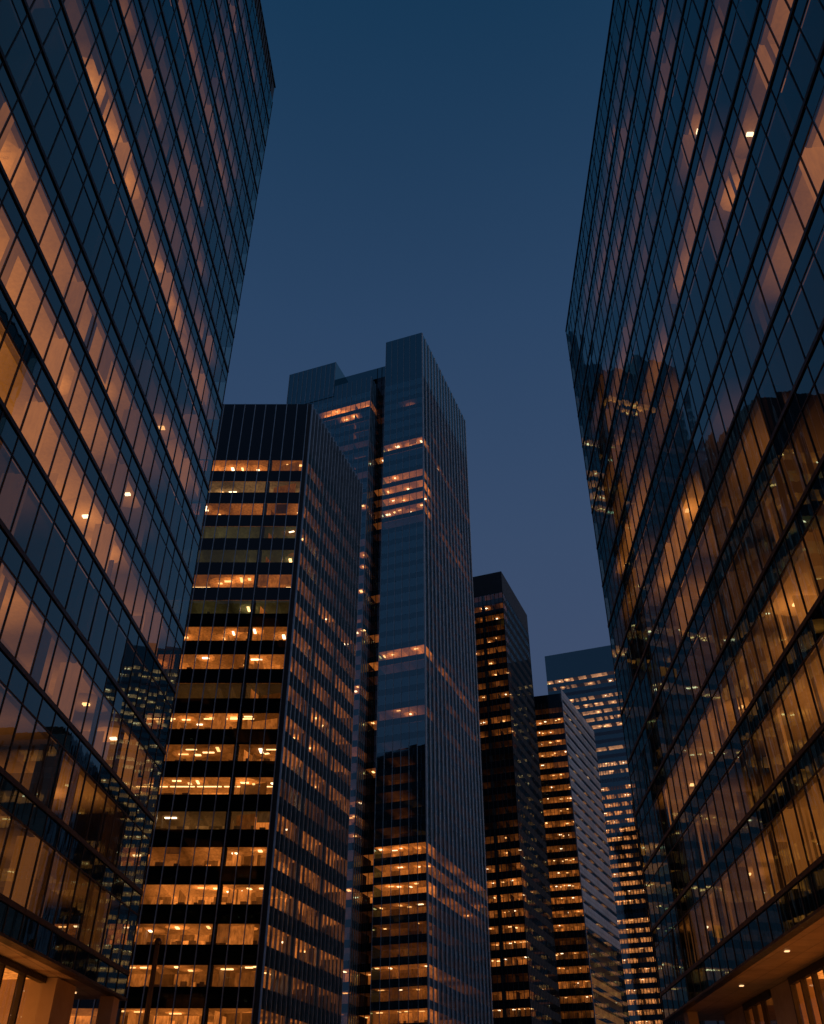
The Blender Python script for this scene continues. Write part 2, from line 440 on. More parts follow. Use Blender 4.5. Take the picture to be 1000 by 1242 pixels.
B3 = ccw([along(S_l, Baz, 4.1), K_r, along(K_r, Baz, 30), along(S_l, Baz, 34.1)])
D_ccw = ccw([D_l, D_c, D_r, D_b]); E_ccw = ccw([E_l, E_c, E_r, E_b]); F_ccw = ccw([F_c, F_r, F_b, F_bl])
E_ = EYE
for p, a, b, w in ((L_ccw, 9., 93.3 + E_, 'L'), (R_ccw, 10.4, 77.9 + E_, 'R'), (A_ccw, 0, 97.1 + E_, 'A'), (B1, 0, 191.4 + E_, 'B'),
                   (B2, 0, 179.5 + E_, 'B'), (B3, 0, 186.5 + E_, 'B'), (D_ccw, 0, 165.5 + E_, 'D'), (E_ccw, 0, 140.4 + E_, 'E'), (F_ccw, 0, 215.5 + E_, 'F')):
    PRISMS.append((p, a, b, w))

# ------------------------------------------------------------------ left-hand glass slab
def build_left():
    T = Tower('glass_office_tower', 'bronze glass office slab on the left edge, with an orange lit arcade under it', (Lc[0], Lc[1], 0))
    h, zb, n = 3.9, 12.3 + E_ - 3.9, 21
    rnd = random.Random(5)
    lit = {0: [(2.5, 4.2, .85), (4.4, 6, .25), (6.4, 9.2, .5), (10.6, 15, .8), (15, 30, .5)],
           1: [(4.4, 8, .75), (10.6, 12.2, .95), (12.4, 15, .3), (16, 24, .6)],
           2: [(1, 5, .55), (6.6, 9.6, .65), (10.4, 15.6, .85), (18, 26, .6)],
           3: [(16.6, 20, .5), (13.6, 15, .25)],
           4: [(1.6, 7, .42), (7, 13, .6), (13.4, 15.6, .85), (15.6, 19.5, .7), (20, 30, .4)],
           5: [(5.5, 10, .3), (10, 14, .75), (14, 22.5, .9), (22, 32, .6)],
           6: [(5.6, 9, .35), (9, 14.6, .6), (14.2, 21.2, .95)],
           7: [(1.4, 4, .6), (4, 8.4, .3)],
           8: [(0, 3, .3), (21, 23.2, .2)],
           9: [(0, 6, .5), (6, 10.5, .6), (10, 18.5, .72), (18.5, 24, .3)],
           10: [(2, 6.5, .4), (8, 14, .2)], 11: [(5, 14, .28), (14, 19, .42)], 12: [(7.5, 15.4, .36)], 13: [(2, 9, .12)],
           14: [(4, 15, .34)], 15: [(3, 9, .2)], 16: [(6, 10, .24)], 17: [(2, 14, .2)], 18: [(8, 10, .35)], 19: [(3, 11, .26)]}
    fs = {k: smooth(v, rnd, 1.2 if k > 5 else .6) for k, v in lit.items()}
    nb = 52
    def glow(k, x):
        b = nb - x
        f = fs.get(k)
        return (.82 if k > 3 else .62) * f(b) if f else 0
    P, box, Lw, bw = facade(T, L_near, Lc, zb, h, n, 1.5, (.02, 2.8), glow, (M['near_glass'], M['near_spandrel'], M['bronze']),
        mull=(.058, .028), fin=(.21, .065, M['bronze_fin']), transom=(.065, .022, M['bronze']), depth=6.5, bulk=.34, cols=[1, 7, 13, 19, 25, 31, 37, 43, 49],
        lamps=.3, drapes=.45, col_lit=.8, blinds=.05, partitions=.25, clutter=.0, lampsize=(.42, .26), pane_tilt=.0034, mull_z=(7.3 + E_ + .02, 90.4 + E_))
    # lowest spandrel, down to the arcade soffit
    g = Geo()
    for i in range(int(round(Lw / bw))):
        g.quad(P(i * bw, 0, 7.3 + E_), P((i + 1) * bw, 0, 7.3 + E_), P((i + 1) * bw, 0, zb + .02), P(i * bw, 0, zb + .02))
    T.put('spandrel_panel', g, M['near_spandrel'], 1)
    g = Geo(); box(g, -.1, Lw + .12, -.35, .14, 7.18 + E_, 7.3 + E_); T.put('soffit_edge', g, M['bronze_fin'], 1)
    # louvred crown
    g = Geo(); box(g, 0, Lw, -.4, -.06, 90.35 + E_, 93.3 + E_)
    for i in range(int(Lw / .75)):
        box(g, i * .75 + .1, i * .75 + .28, -.06, .05, 90.4 + E_, 93.2 + E_)
    box(g, 0, Lw, -.05, .07, 93.2 + E_, 93.36 + E_)
    T.put('louvred_crown', g, M['dark_louvre'], 1)
    # end face towards the avenue
    r2 = random.Random(8)
    facade(T, Lc, L_poly[2], zb, h, n, 1.5, (.02, 2.8), lambda k, x: .3 if (k * 7 + int(x / 4) * 5) % 6 == 0 else 0,
        (M['near_glass'], M['near_spandrel'], M['bronze']), mull=(.058, .030), fin=(.20, .067, M['bronze_fin']), depth=6., bulk=.7, lamps=.1,
        dz=.03, skip_rooms=(5, 0), mull_z=(7.3 + E_, 90.4 + E_), detail=False, clutter=0, partitions=0, blinds=0)
    g = Geo(); g.poly_prism(inset(L_ccw, 6.9), 7.3 + E_, 90. + E_); T.put('core_wall', g, M['core'], 1)
    g = Geo(); g.poly_prism(inset(L_ccw, .42), 90.1 + E_, 92.6 + E_); T.put('roof', g, M['roofing'], 1)
    g = Geo(); g.poly_prism([L_poly[3], L_near, inset(L_ccw, .3)[L_ccw.index(L_near)], inset(L_ccw, .3)[L_ccw.index(L_poly[3])]][::-1], 7.3 + E_, 93 + E_); T.put('rear_wall', g, M['black_stone'], 1)
    g = Geo(); g.poly_prism([L_poly[2], L_poly[3], (L_poly[3][0] + .4, L_poly[3][1]), (L_poly[2][0] + .4, L_poly[2][1])], 7.3 + E_, 93 + E_); T.put('rear_wall', g, M['black_stone'], 1)
    # arcade: soffit, lobby glazing, columns
    g = Geo(); g.poly_prism(inset(L_ccw, .36), 7.19 + E_, 7.28 + E_); T.put('soffit', g, M['soffit'], 1)
    LB = along(Lc, Laz, -6.6)
    lob0 = along((L_near[0] - 1.55, L_near[1]), Laz, 0); lob1 = (LB[0] - 1.55, LB[1])
    dxl, dyl = lob1[0] - lob0[0], lob1[1] - lob0[1]; LL = math.hypot(dxl, dyl); ul = (dxl / LL, dyl / LL)
    def Q(s_, d, z): return (lob0[0] + ul[0] * s_ + ul[1] * d, lob0[1] + ul[1] * s_ - ul[0] * d, z)
    def qbox(g, s0, s1, d0, d1, z0, z1):
        g.hexa([Q(s0, d1, z0), Q(s1, d1, z0), Q(s1, d0, z0), Q(s0, d0, z0), Q(s0, d1, z1), Q(s1, d1, z1), Q(s1, d0, z1), Q(s0, d0, z1)])
    zt = 7.17 + E_
    g = Geo()
    nl = int(LL / 2.1); lw = LL / nl
    for i in range(nl):
        g = Geo(); g.quad(Q(i * lw, 0, .1), Q((i + 1) * lw, 0, .1), Q((i + 1) * lw, 0, zt - .12), Q(i * lw, 0, zt - .12))
        T.put('lobby_window', g, M['lobby_glass'], 1 if i > nl - 20 else 0)
        g = Geo(); qbox(g, i * lw - .09, i * lw + .09, -.2, .1, .1, zt); T.put('lobby_frame', g, M['bronze'], 1)
    g = Geo(); qbox(g, 0, LL, -.15, .14, zt - .22, zt - .001); T.put('lobby_frame', g, M['bronze'], 1)
    w = (1.0, .29, .045)
    g = Geo()
    for i in range(nl):
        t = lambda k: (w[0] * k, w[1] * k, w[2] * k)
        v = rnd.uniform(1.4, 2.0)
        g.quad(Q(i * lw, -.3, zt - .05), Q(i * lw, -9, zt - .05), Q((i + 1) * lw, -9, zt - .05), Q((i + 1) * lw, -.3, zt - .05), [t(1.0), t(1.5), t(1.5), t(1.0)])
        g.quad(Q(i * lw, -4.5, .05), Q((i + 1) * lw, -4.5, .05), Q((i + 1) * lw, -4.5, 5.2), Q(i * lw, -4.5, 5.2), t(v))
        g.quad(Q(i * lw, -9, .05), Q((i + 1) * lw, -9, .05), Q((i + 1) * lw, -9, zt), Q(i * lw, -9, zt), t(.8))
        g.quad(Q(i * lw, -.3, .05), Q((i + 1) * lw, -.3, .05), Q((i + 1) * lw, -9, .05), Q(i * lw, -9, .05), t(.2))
    T.put('lobby', g, M['room'], 1)  # lobby ceiling and walls emit painted light themselves
    # stone end wall of the lobby and two clad columns
    g = Geo(); qbox(g, LL, LL + 2.4, -2.6, .62, 0, zt); T.put('clad_column', g, M['stone_clad'], 1)
    g = Geo(); qbox(g, LL + .2, LL + 1.2, -14, -2.62, 0, zt); T.put('lobby_wall', g, M['black_stone'], 1)
    g = Geo(); g.poly_prism([(-15.3, 50.2), (-14.62, 50.2), (-14.62, 51.2), (-15.3, 51.2)], 0, zt); T.put('clad_column', g, M['stone_clad'], 1)
    for (x, y) in ((-16.3, 49.0), (-18.2, 50.0), (-15.6, 30), (-15.5, 36)):
        g = Geo(); g.poly_prism([(x - .14, y - .14), (x + .14, y - .14), (x + .14, y + .14), (x - .14, y + .14)], zt - .03, zt + .012); T.put('downlight', g, M['downlight'], 1)
    T.finish()
    for s_, e in ((LL - 4, 460), (LL - 12, 460), (LL - 20, 320)):
        l = bpy.data.lights.new('lobby_lamp', 'POINT'); l.energy = e; l.color = (1., .44, .12); l.shadow_soft_size = .5
        o = bpy.data.objects.new('lobby_lamp', l); COL.objects.link(o); o.location = Q(s_, -1.6, 3.4)
    l = bpy.data.lights.new('arcade_lamp', 'POINT'); l.energy = 130; l.color = (1., .44, .12); l.shadow_soft_size = .3
    o = bpy.data.objects.new('arcade_lamp', l); COL.objects.link(o); o.location = (-16.2, 47.2, 5.5)
build_left()

# ------------------------------------------------------------------ right-hand glass slab
def build_right():
    T = Tower('glass_office_tower', 'bronze glass office slab on the right edge, mirroring the dark towers across the street', (Rc[0], Rc[1], 0))
    h, zb, n = 4.18, 10.37 + E_, 16
    rnd = random.Random(9)
    lit = {0: [(4, 9.6, .45), (10.4, 13.4, .4), (14, 20.5, .5), (21, 26, .4)],
           1: [(8.6, 14, .6), (16.8, 19.6, .4), (20, 25, .72), (25, 30, .3)],
           2: [(4, 10.4, .6), (12.2, 15, .62), (16, 19.4, .5), (21.2, 23.2, .95), (23.8, 26, .85)],
           3: [(12, 20, .10), (22, 27, .14)],
           4: [(10.6, 14.4, .4), (17, 19.0, .4), (21, 22, .5), (22.6, 23.4, .5)],
           5: [(9, 17.4, .7), (20, 21.6, .25), (27, 33, .85)],
           6: [(2, 9, .3)],
           7: [(3, 12, .55), (14, 17.6, .4), (26, 34, .75)],
           8: [(4, 10, .5), (13, 18.6, .5), (20, 26, .52)],
           9: [(3, 9, .3), (24, 27.4, .5), (28, 33, .45)],
           10: [(7, 14, .35), (15, 19, .2)], 11: [(3, 8, .3), (14, 26, .27)], 12: [(10, 16, .22), (24, 27, .2)], 13: [(8, 20, .25)], 14: [(5, 22, .2)]}
    fs = {k: smooth(v, rnd, 1.6 if k > 3 else .8) for k, v in lit.items()}
    def glow(k, x):
        f = fs.get(k)
        return (.68 if k < 3 else .8) * f(x) if f else 0
    P, box, Lw, bw = facade(T, Rc, R_near, zb, h, n, 1.62, (.02, 2.97), glow, (M['near_glass'], M['near_spandrel'], M['bronze']),
        mull=(.058, .028), fin=(.21, .065, M['bronze_fin']), transom=(.065, .022, M['bronze']), depth=6.5, bulk=.34, cols=[1, 7, 13, 19, 25, 31, 37, 43, 49, 55],
        lamps=.3, drapes=.65, col_lit=.8, blinds=.04, partitions=.25, clutter=0, lampsize=(.42, .26), pane_tilt=.0038, mull_z=(8.80 + E_ + .02, 77.6 + E_))
    ztop = zb + n * h
    g = Geo(); nbb = int(round(Lw / bw))
    for i in range(nbb):
        g.quad(P(i * bw, 0, 8.80 + E_), P((i + 1) * bw, 0, 8.80 + E_), P((i + 1) * bw, 0, zb + .02), P(i * bw, 0, zb + .02))
    T.put('spandrel_panel', g, M['near_spandrel'], 1)
    g = Geo()
    for i in range(nbb):
        g.quad(P(i * bw, 0, ztop + .02), P((i + 1) * bw, 0, ztop + .02), P((i + 1) * bw, 0, 77.6 + E_), P(i * bw, 0, 77.6 + E_))
    T.put('crown_panel', g, M['near_spandrel'], 1)
    g = Geo(); box(g, -.1, Lw, -.35, .14, 8.68 + E_, 8.80 + E_); T.put('soffit_edge', g, M['bronze_fin'], 1)
    g = Geo(); box(g, 0, Lw, -.5, .07, 77.6 + E_, 77.78 + E_); T.put('parapet', g, M['bronze'], 1)
    facade(T, R_poly[3], Rc, zb, h, n, 1.62, (.02, 2.97), lambda k, x: .3 if (k * 5 + int(x / 4) * 3) % 7 == 0 else 0,
        (M['near_glass'], M['near_spandrel'], M['bronze']), mull=(.058, .030), fin=(.20, .067, M['bronze_fin']), depth=6., bulk=.7, lamps=.1,
        dz=.03, skip_rooms=(0, 5), mull_z=(8.80 + E_, 77.6 + E_), detail=False, clutter=0, partitions=0, blinds=0)
    g = Geo(); g.poly_prism(inset(R_ccw, 6.9), 8.85 + E_, 75.9 + E_); T.put('core_wall', g, M['core'], 1)
    g = Geo(); g.poly_prism(inset(R_ccw, .52), 76.1 + E_, 77.2 + E_); T.put('roof', g, M['roofing'], 1)
    q = [R_poly[1], R_poly[2], (R_poly[2][0], R_poly[2][1] + .4), (R_poly[1][0], R_poly[1][1] + .4)]
    g = Geo(); g.poly_prism(ccw(q), 8.85 + E_, 77.4 + E_); T.put('rear_wall', g, M['black_stone'], 1)
    q = [R_poly[2], R_poly[3], (R_poly[3][0] - .4, R_poly[3][1]), (R_poly[2][0] - .4, R_poly[2][1] + .4)]
    g = Geo(); g.poly_prism(ccw(q), 8.85 + E_, 77.4 + E_); T.put('rear_wall', g, M['black_stone'], 1)
    g = Geo(); g.poly_prism(inset(R_ccw, .36), 8.69 + E_, 8.78 + E_); T.put('soffit', g, M['soffit'], 1)
    zt = 8.67 + E_
    # columns at the kerb line and the set-back lobby
    for s_, hw in ((4.4, .5), (40, .6)):
        a = along(Rc, Raz, -s_)
        g = Geo(); g.poly_prism([(a[0] + .45, a[1] - hw), (a[0] + 1.1, a[1] - hw), (a[0] + 1.1, a[1] + hw), (a[0] + .45, a[1] + hw)], 0, zt); T.put('clad_column', g, M['stone_clad'], 1)
    l0 = along(Rc, Raz, -2.5); l0 = (l0[0] + 3.35, l0[1]); l1 = along(R_near, Raz, 5); l1 = (l1[0] + 3.35, l1[1])
    LL = math.hypot(l1[0] - l0[0], l1[1] - l0[1]); ul = ((l1[0] - l0[0]) / LL, (l1[1] - l0[1]) / LL)
    def Q(s_, d, z): return (l0[0] + ul[0] * s_ + ul[1] * d, l0[1] + ul[1] * s_ - ul[0] * d, z)
    def qbox(g, s0, s1, d0, d1, z0, z1):
        g.hexa([Q(s0, d1, z0), Q(s1, d1, z0), Q(s1, d0, z0), Q(s0, d0, z0), Q(s0, d1, z1), Q(s1, d1, z1), Q(s1, d0, z1), Q(s0, d0, z1)])
    # stone wall pieces between two runs of lobby glass
    for s0, s1 in ((.2, 5.4), (11.0, 14.7)):
        g = Geo(); qbox(g, s0, s1, -1.2, 0, 0, zt); T.put('lobby_wall', g, M['stone_clad'], 1)
    w = (1.0, .29, .045); t = lambda k: (w[0] * k, w[1] * k, w[2] * k)
    for a, b, lev in ((5.4, 11.0, .2), (14.7, LL, 1.9)):
        nl = int((b - a) / 1.7); lw = (b - a) / nl
        g = Geo(); qbox(g, a, b, -.15, .14, zt - .35, zt - .01); T.put('lobby_frame', g, M['bronze'], 1)
        rm = Geo()
        for i in range(nl):
            s0, s1 = a + i * lw, a + (i + 1) * lw
            g = Geo(); g.quad(Q(s0, 0, .1), Q(s1, 0, .1), Q(s1, 0, zt - .2), Q(s0, 0, zt - .2)); T.put('lobby_window', g, M['lobby_glass'], 1 if i < 16 else 0)
            g = Geo(); qbox(g, s0 - .08, s0 + .08, -.2, .1, .1, zt); T.put('lobby_frame', g, M['bronze'], 1 if i < 20 else 0)
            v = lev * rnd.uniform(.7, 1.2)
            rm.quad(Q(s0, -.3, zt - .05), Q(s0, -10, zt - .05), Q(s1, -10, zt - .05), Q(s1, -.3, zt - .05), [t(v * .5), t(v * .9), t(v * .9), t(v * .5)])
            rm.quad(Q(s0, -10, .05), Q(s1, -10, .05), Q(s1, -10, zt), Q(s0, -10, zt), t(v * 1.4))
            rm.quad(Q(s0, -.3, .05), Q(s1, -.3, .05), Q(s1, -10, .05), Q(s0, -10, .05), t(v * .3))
        T.put('lobby', rm, M['room'], 1)  # interior light painted as emission on the lobby surfaces
    # glowing arched niche inside the lobby
    g = Geo(); pts = []
    for i in range(13):
        an = math.pi * i / 12; pts.append((17.6 - 2.0 * math.cos(an), 5.6 + 2.0 * math.sin(an)))
    pts = [(15.6, .2)] + pts + [(19.6, .2)]
    i0 = len(g.v); g.v += [Q(a, -4.2, b) for a, b in pts]; g.f.append(tuple(range(i0, i0 + len(pts)))); g.g += [t(1.1)] * len(pts)
    T.put('lit_niche', g, M['room'], 1)
    for s_, d in ((24.4, 1.0), (14.7, 1.4), (34, 1.3)):
        a = along(Rc, Raz, -s_); x, y = a[0] + d, a[1]
        g = Geo(); g.poly_prism([(x - .10, y - .10), (x + .10, y - .10), (x + .10, y + .10), (x - .10, y + .10)], zt - .02, zt + .022); T.put('downlight', g, M['downlight'], 1)
        l = bpy.data.lights.new('arcade_lamp', 'POINT'); l.energy = 62; l.color = (1., .44, .12); l.shadow_soft_size = .3
        o = bpy.data.objects.new('arcade_lamp', l); COL.objects.link(o); o.location = (x + .4, y, 4.2)
    T.finish()
build_right()

# ------------------------------------------------------------------ black tower with ribbon windows
def build_black():
    T = Tower('ribbon_window_tower', 'black tower with brightly lit ribbon windows and thin steel mullions, beside the left glass slab', (A1[0], A1[1], 0))
    h, n = 4.0, 22
    zb = 15.85 - 16. + E_
    rnd = random.Random(21)
    #   storey: (left group, right group, colour)   storey 4 is the lowest in the picture
    G = (.62, .50, .16)
    row = {0: (.5, .5), 1: (.5, .4), 2: (.6, .6), 3: (.75, .7), 4: (.6, .42), 5: (.8, .8), 6: (1.0, 1.0), 7: (.72, .6), 8: (.16, .2), 9: (.8, .85), 10: (.42, .32), 11: (.7, .16),
           12: (.10, .13), 13: (.95, 1.0), 14: (.55, .65), 15: (.15, .14), 16: (.65, .65), 17: (.12, .12), 18: (.12, .14), 19: (.55, .7), 20: (.42, .4), 21: (.5, .25)}
    tint = {15: G, 17: G, 18: G, 12: (.8, .36, .1), 8: (.9, .38, .1), 20: (.9, .45, .14)}
    cells = {}
    nbf = 32
    def glow_f(k, x):
        a, b = row[k]; i = int(x)
        v = b if i >= nbf - 3 else a
        key = (k, i if k % 3 else i // 2)
        if key not in cells: cells[key] = rnd.uniform(.4, 1.35) * (.2 if rnd.random() < .12 else 1)
        return .80 * v * cells[key]
    gap = 52.4 - nbf * 1.62
    facade(T, A0, A1, zb, h, n, 1.62, (.0, 2.02), glow_f, (M['black_glass'], M['black_spandrel'], M['steel']), mull=(.10, .22),
        depth=5.5, bulk=.0, cols=[nbf - 3, nbf - 8.5, nbf - 14, nbf - 19.5, nbf - 25], col_w=.55, lamps=.5, strips=.4, blinds=.08, partitions=.3, clutter=.7, end_gap=gap,
        group=1, lampsize=(1.1, .35), rowcol=lambda k: tint.get(k, WARM), mull_z=(.2, 97.0 + E_), pane_tilt=.0015)
    g = Geo(); g.poly_prism(ccw([(A1[0] - gap + .02, A1[1] - .05), (A1[0], A1[1] - .05), (A1[0] - .05, A1[1] + .3), (A1[0] - gap + .02, A1[1] + .5)]), 0, 97.1 + E_)
    T.put('corner_pier', g, M['black_stone'], 1)
    rr = random.Random(4)
    rowr = {0: .4, 1: .3, 2: .3, 3: .6, 4: .35, 5: .8, 6: .75, 7: .7, 8: .62, 9: .1, 10: .55, 11: .5, 12: .42, 13: .5, 14: .55, 15: .35, 16: .38, 17: .16, 18: .2, 19: .22, 20: .2, 21: .16}
    cr = {}
    def glow_r(k, x):
        i = int(x)
        if (k, i) not in cr: cr[(k, i)] = rr.uniform(.6, 1.25) * (0.25 if rr.random() < .12 else 1) * (1 if k > 8 or rr.random() > .1 else .2)
        v = rowr[k] * cr[(k, i)]
        if k == 9: v = rowr[k]
        if k > 16: v *= max(0, 1 - x / 20.)
        return 1.25 * v
    facade(T, A1, A2, zb, h, n, 1.17, (.0, 2.02), glow_r, (M['flank_glass'], M['flank_spandrel'], M['steel']), mull=(.10, .24), depth=5.0, bulk=0.,
        cols=[6, 12], col_w=1.0, lamps=.10, blinds=.3, partitions=.3, clutter=.3, lampsize=(.7, .3), dz=.03, mull_z=(.2, 97.0 + E_), big_every=0, pane_tilt=.0015)
    A2b = (A2[0] + (A3[0] - A2[0]) * .06, A2[1] + (A3[1] - A2[1]) * .06)
    g = Geo(); g.quad((A2[0], A2[1], 0), (A2b[0], A2b[1], 0), (A2b[0], A2b[1], zb + h * n), (A2[0], A2[1], zb + h * n)); T.put('rear_wall', g, M['black_spandrel'], 1)
    facade(T, A2b, A3, zb, h, n, 3.2, (.0, 2.02), lambda k, x: .10 if (k * 5 + int(x)) % 11 == 0 else 0, (M['black_glass'], M['black_spandrel'], M['steel']), mull=(.10, .22), depth=5.0,
        bulk=0., lamps=.0, dz=.05, mull_z=(.2, 97.0 + E_), detail=False, clutter=0, partitions=0, blinds=0)
    # windowless crown above the top offices
    zc = zb + h * n - 1.98 + 1.98
    for a, b in ((A0, A1), (A1, A2), (A2, A3), (A3, A0)):
        ux, uy = b[0] - a[0], b[1] - a[1]; L_ = math.hypot(ux, uy); nx, ny = uy / L_, -ux / L_
        g = Geo(); g.quad((a[0], a[1], zc), (b[0], b[1], zc), (b[0], b[1], 97.1 + E_), (a[0], a[1], 97.1 + E_))
        T.put('crown_panel', g, M['black_spandrel'], 1)
    g = Geo(); g.quad((A3[0], A3[1], 0), (A0[0], A0[1], 0), (A0[0], A0[1], zc), (A3[0], A3[1], zc)); T.put('rear_wall', g, M['black_spandrel'], 1)
    g = Geo(); g.poly_prism(inset(A_ccw, 5.9), 0, 86 + E_); T.put('core_wall', g, M['core'], 1)
    g = Geo(); g.poly_prism(inset(A_ccw, .1), 95.4 + E_, 96.6 + E_); T.put('roof', g, M['roofing'], 1)
    T.finish()
build_black()

# ------------------------------------------------------------------ tall blue tower
def build_blue():
    T = Tower('stepped_blue_tower', 'tallest tower, blue glass with pale vertical fins, a dark recess and a stepped roof', (B_c[0], B_c[1], 0))
    h, n = 3.5, 50
    zb = 22.4 - 1.0 - 3.5 * 6 + E_
    rnd = random.Random(33)
    rows = {0: .6, 1: .5, 2: .6, 3: .5, 4: .4, 5: .5, 6: .75, 7: .3, 8: .85, 9: .12, 10: .15, 11: .3, 12: .95, 13: .95, 14: 1.0, 22: .5, 23: .0, 24: .0, 25: .05, 26: 1.0,
            36: .02, 37: .42, 38: .9, 39: .9, 40: .85, 43: .55, 47: .22}
    c = {}
    def gf(k, x):
        v = rows.get(k, 0)
        key = (k, int(x))
        if key not in c: c[key] = rnd.uniform(.55, 1.3)
        if k == 47: v = v * (1 if 2.5 < x < 4.5 else 0)
        if k == 22: v = v * (1 if 1.5 < x < 5.2 else .2)
        if k == 11: v = v * (1 if x < 5 else .3)
        if k in (15, 16, 17, 18, 19, 20): v = .09 if 1.2 < x < 2.6 and rnd.random() < .7 else 0
        return .95 * v * c[key]
    st = dict(mull=(.09, .13), depth=4.5, bulk=0., partitions=.2, clutter=.35, blinds=.08, lampsize=(.9, .5), pane_tilt=.002)
    mats = (M['blue_glass'], M['blue_spandrel'], M['steel'])
    facade(T, B_l, B_c, zb, h, n, 1.8, (0, 2.1), gf, mats, lamps=.75, mull_z=(.2, 191.2 + E_), **st)
    # right flank with close-set fins
    rf = {6: .12, 8: .2, 10: .1, 12: .55, 13: .65, 14: .5, 22: .06, 24: .16, 26: .5, 27: .08, 34: .08, 36: .08, 37: .22, 38: .14, 39: .1, 40: .14, 43: .16, 45: .08, 47: .08}
    c2 = {}
    def gr(k, x):
        v = rf.get(k, .02)
        key = (k, int(x))
        if key not in c2: c2[key] = rnd.uniform(.2, 1.6) * (1.25 if rnd.random() < .5 else .05)
        return .7 * v * c2[key]
    s2 = dict(st); s2.update(mull=(.22, .22), skip_rooms=(2, 0), lampsize=(.6, .4))
    facade(T, B_c, B_far, zb, h, n, 2.6, (0, 2.1), gr, (M['fin_glass'], M['fin_spandrel'], M['steel']), lamps=.12, mull_z=(.2, 191.2 + E_), dz=.02, mull_mat=M['silver_fin'], **s2)
    # left shaft
    lf = {48: (1.25, 8.5, 99), 47: (.9, 12.5, 15.)}
    def gl(k, x):
        if k in lf:
            v, a, b = lf[k]; return 1.1 * v if a <= x <= b else 0
        return [0, .0, .06][(k * 7) % 3] if k > 30 else (.3 if (k * 3) % 4 == 0 else .05)
    nS = 50
    facade(T, S_l, S_r, zb, h, nS, 1.45, (0, 2.1), gl, mats, lamps=.55, mull_z=(.2, 179.4 + E_), dz=.0, **st)
    def gs(k, x): return [.0, 0, .45, 0, .0, .3, 0][(k * 3 + int(x)) % 7] * (1 if k < 47 else 0)
    facade(T, S_r, S_rb, zb, h, nS, 1.0, (0, 2.1), gs, mats, lamps=.25, mull_z=(.2, 179.4 + E_), dz=.02, **st)
    s3 = dict(st)
    def gk(k, x): return .5 * rows.get(k, 0) * (1 if k in (43, 40, 37, 36, 25, 26, 14, 13, 12, 22, 8, 6) else .2) + (.25 if k in (28, 31, 19) else 0)
    facade(T, S_rb, K_r, zb, h, 52, 1.45, (0, 2.1), gk, (M['black_glass'], M['black_spandrel'], M['bronze']), lamps=.3, mull_z=(.2, 186.3 + E_), dz=.04, **s3)
    # crown walls
    def crown(poly, z0, z1, mat, skip=()):
        g = Geo(); nn = len(poly)
        g.poly_prism(poly, z0, z1); T.put('crown', g, mat, 1)
    zt = zb + h * n - 1.38
    crown(inset(B1, .02), zt + 1.42, 191.4 + E_, M['blue_spandrel'])
    crown(inset(B2, .02), zb + h * nS + .04, 179.5 + E_, M['blue_spandrel'])
    crown(inset(B3, .03), zb + h * 52 + .04, 186.5 + E_, M['blue_spandrel'])
    bl = ccw([along(S_l, Baz, -.12), along(S_mid, Baz, -.12), along(S_mid, Baz, 6.9), along(S_l, Baz, 6.9)])
    g = Geo(); g.poly_prism(bl, 175.6 + E_, 189.0 + E_); T.put('plant_room', g, M['blue_spandrel'], 1)
    Ls = math.hypot(S_mid[0] - S_l[0], S_mid[1] - S_l[1])
    for i in range(11):
        a = along(along(S_l, Baz, -.12), Bf + math.pi, .1 + i * (Ls - .2) / 10)
        ax, ay = a
        fx, fy = math.sin(Bf), math.cos(Bf); ox, oy = -math.sin(Baz), -math.cos(Baz)
        g = Geo(); w_ = .06
        g.hexa([(ax - fx * -w_ + ox * .16, ay - fy * -w_ + oy * .16, 176.5 + E_), (ax - fx * w_ + ox * .16, ay - fy * w_ + oy * .16, 176.5 + E_), (ax - fx * w_, ay - fy * w_, 176.5 + E_), (ax + fx * w_, ay + fy * w_, 176.5 + E_),
                (ax - fx * -w_ + ox * .16, ay - fy * -w_ + oy * .16, 188.9 + E_), (ax - fx * w_ + ox * .16, ay - fy * w_ + oy * .16, 188.9 + E_), (ax - fx * w_, ay - fy * w_, 188.9 + E_), (ax + fx * w_, ay + fy * w_, 188.9 + E_)])
        T.put('mullion', g, M['steel'], 1e-7)
    # backs and cores
    for poly, z1, d in ((B1, 176, 4.7), (B3, 168, 4.7)):
        g = Geo(); g.poly_prism(inset(poly, d), 0, z1 + E_); T.put('core_wall', g, M['core'], 1)
    for a, b, z1 in ((B_far, B_farl, 191.3), (B_farl, B_l, 191.3)):
        g = Geo(); g.quad((a[0], a[1], 0), (b[0], b[1], 0), (b[0], b[1], zt + 1.4), (a[0], a[1], zt + 1.4)); T.put('rear_wall', g, M['blue_spandrel'], 1)
    T.finish()
build_blue()

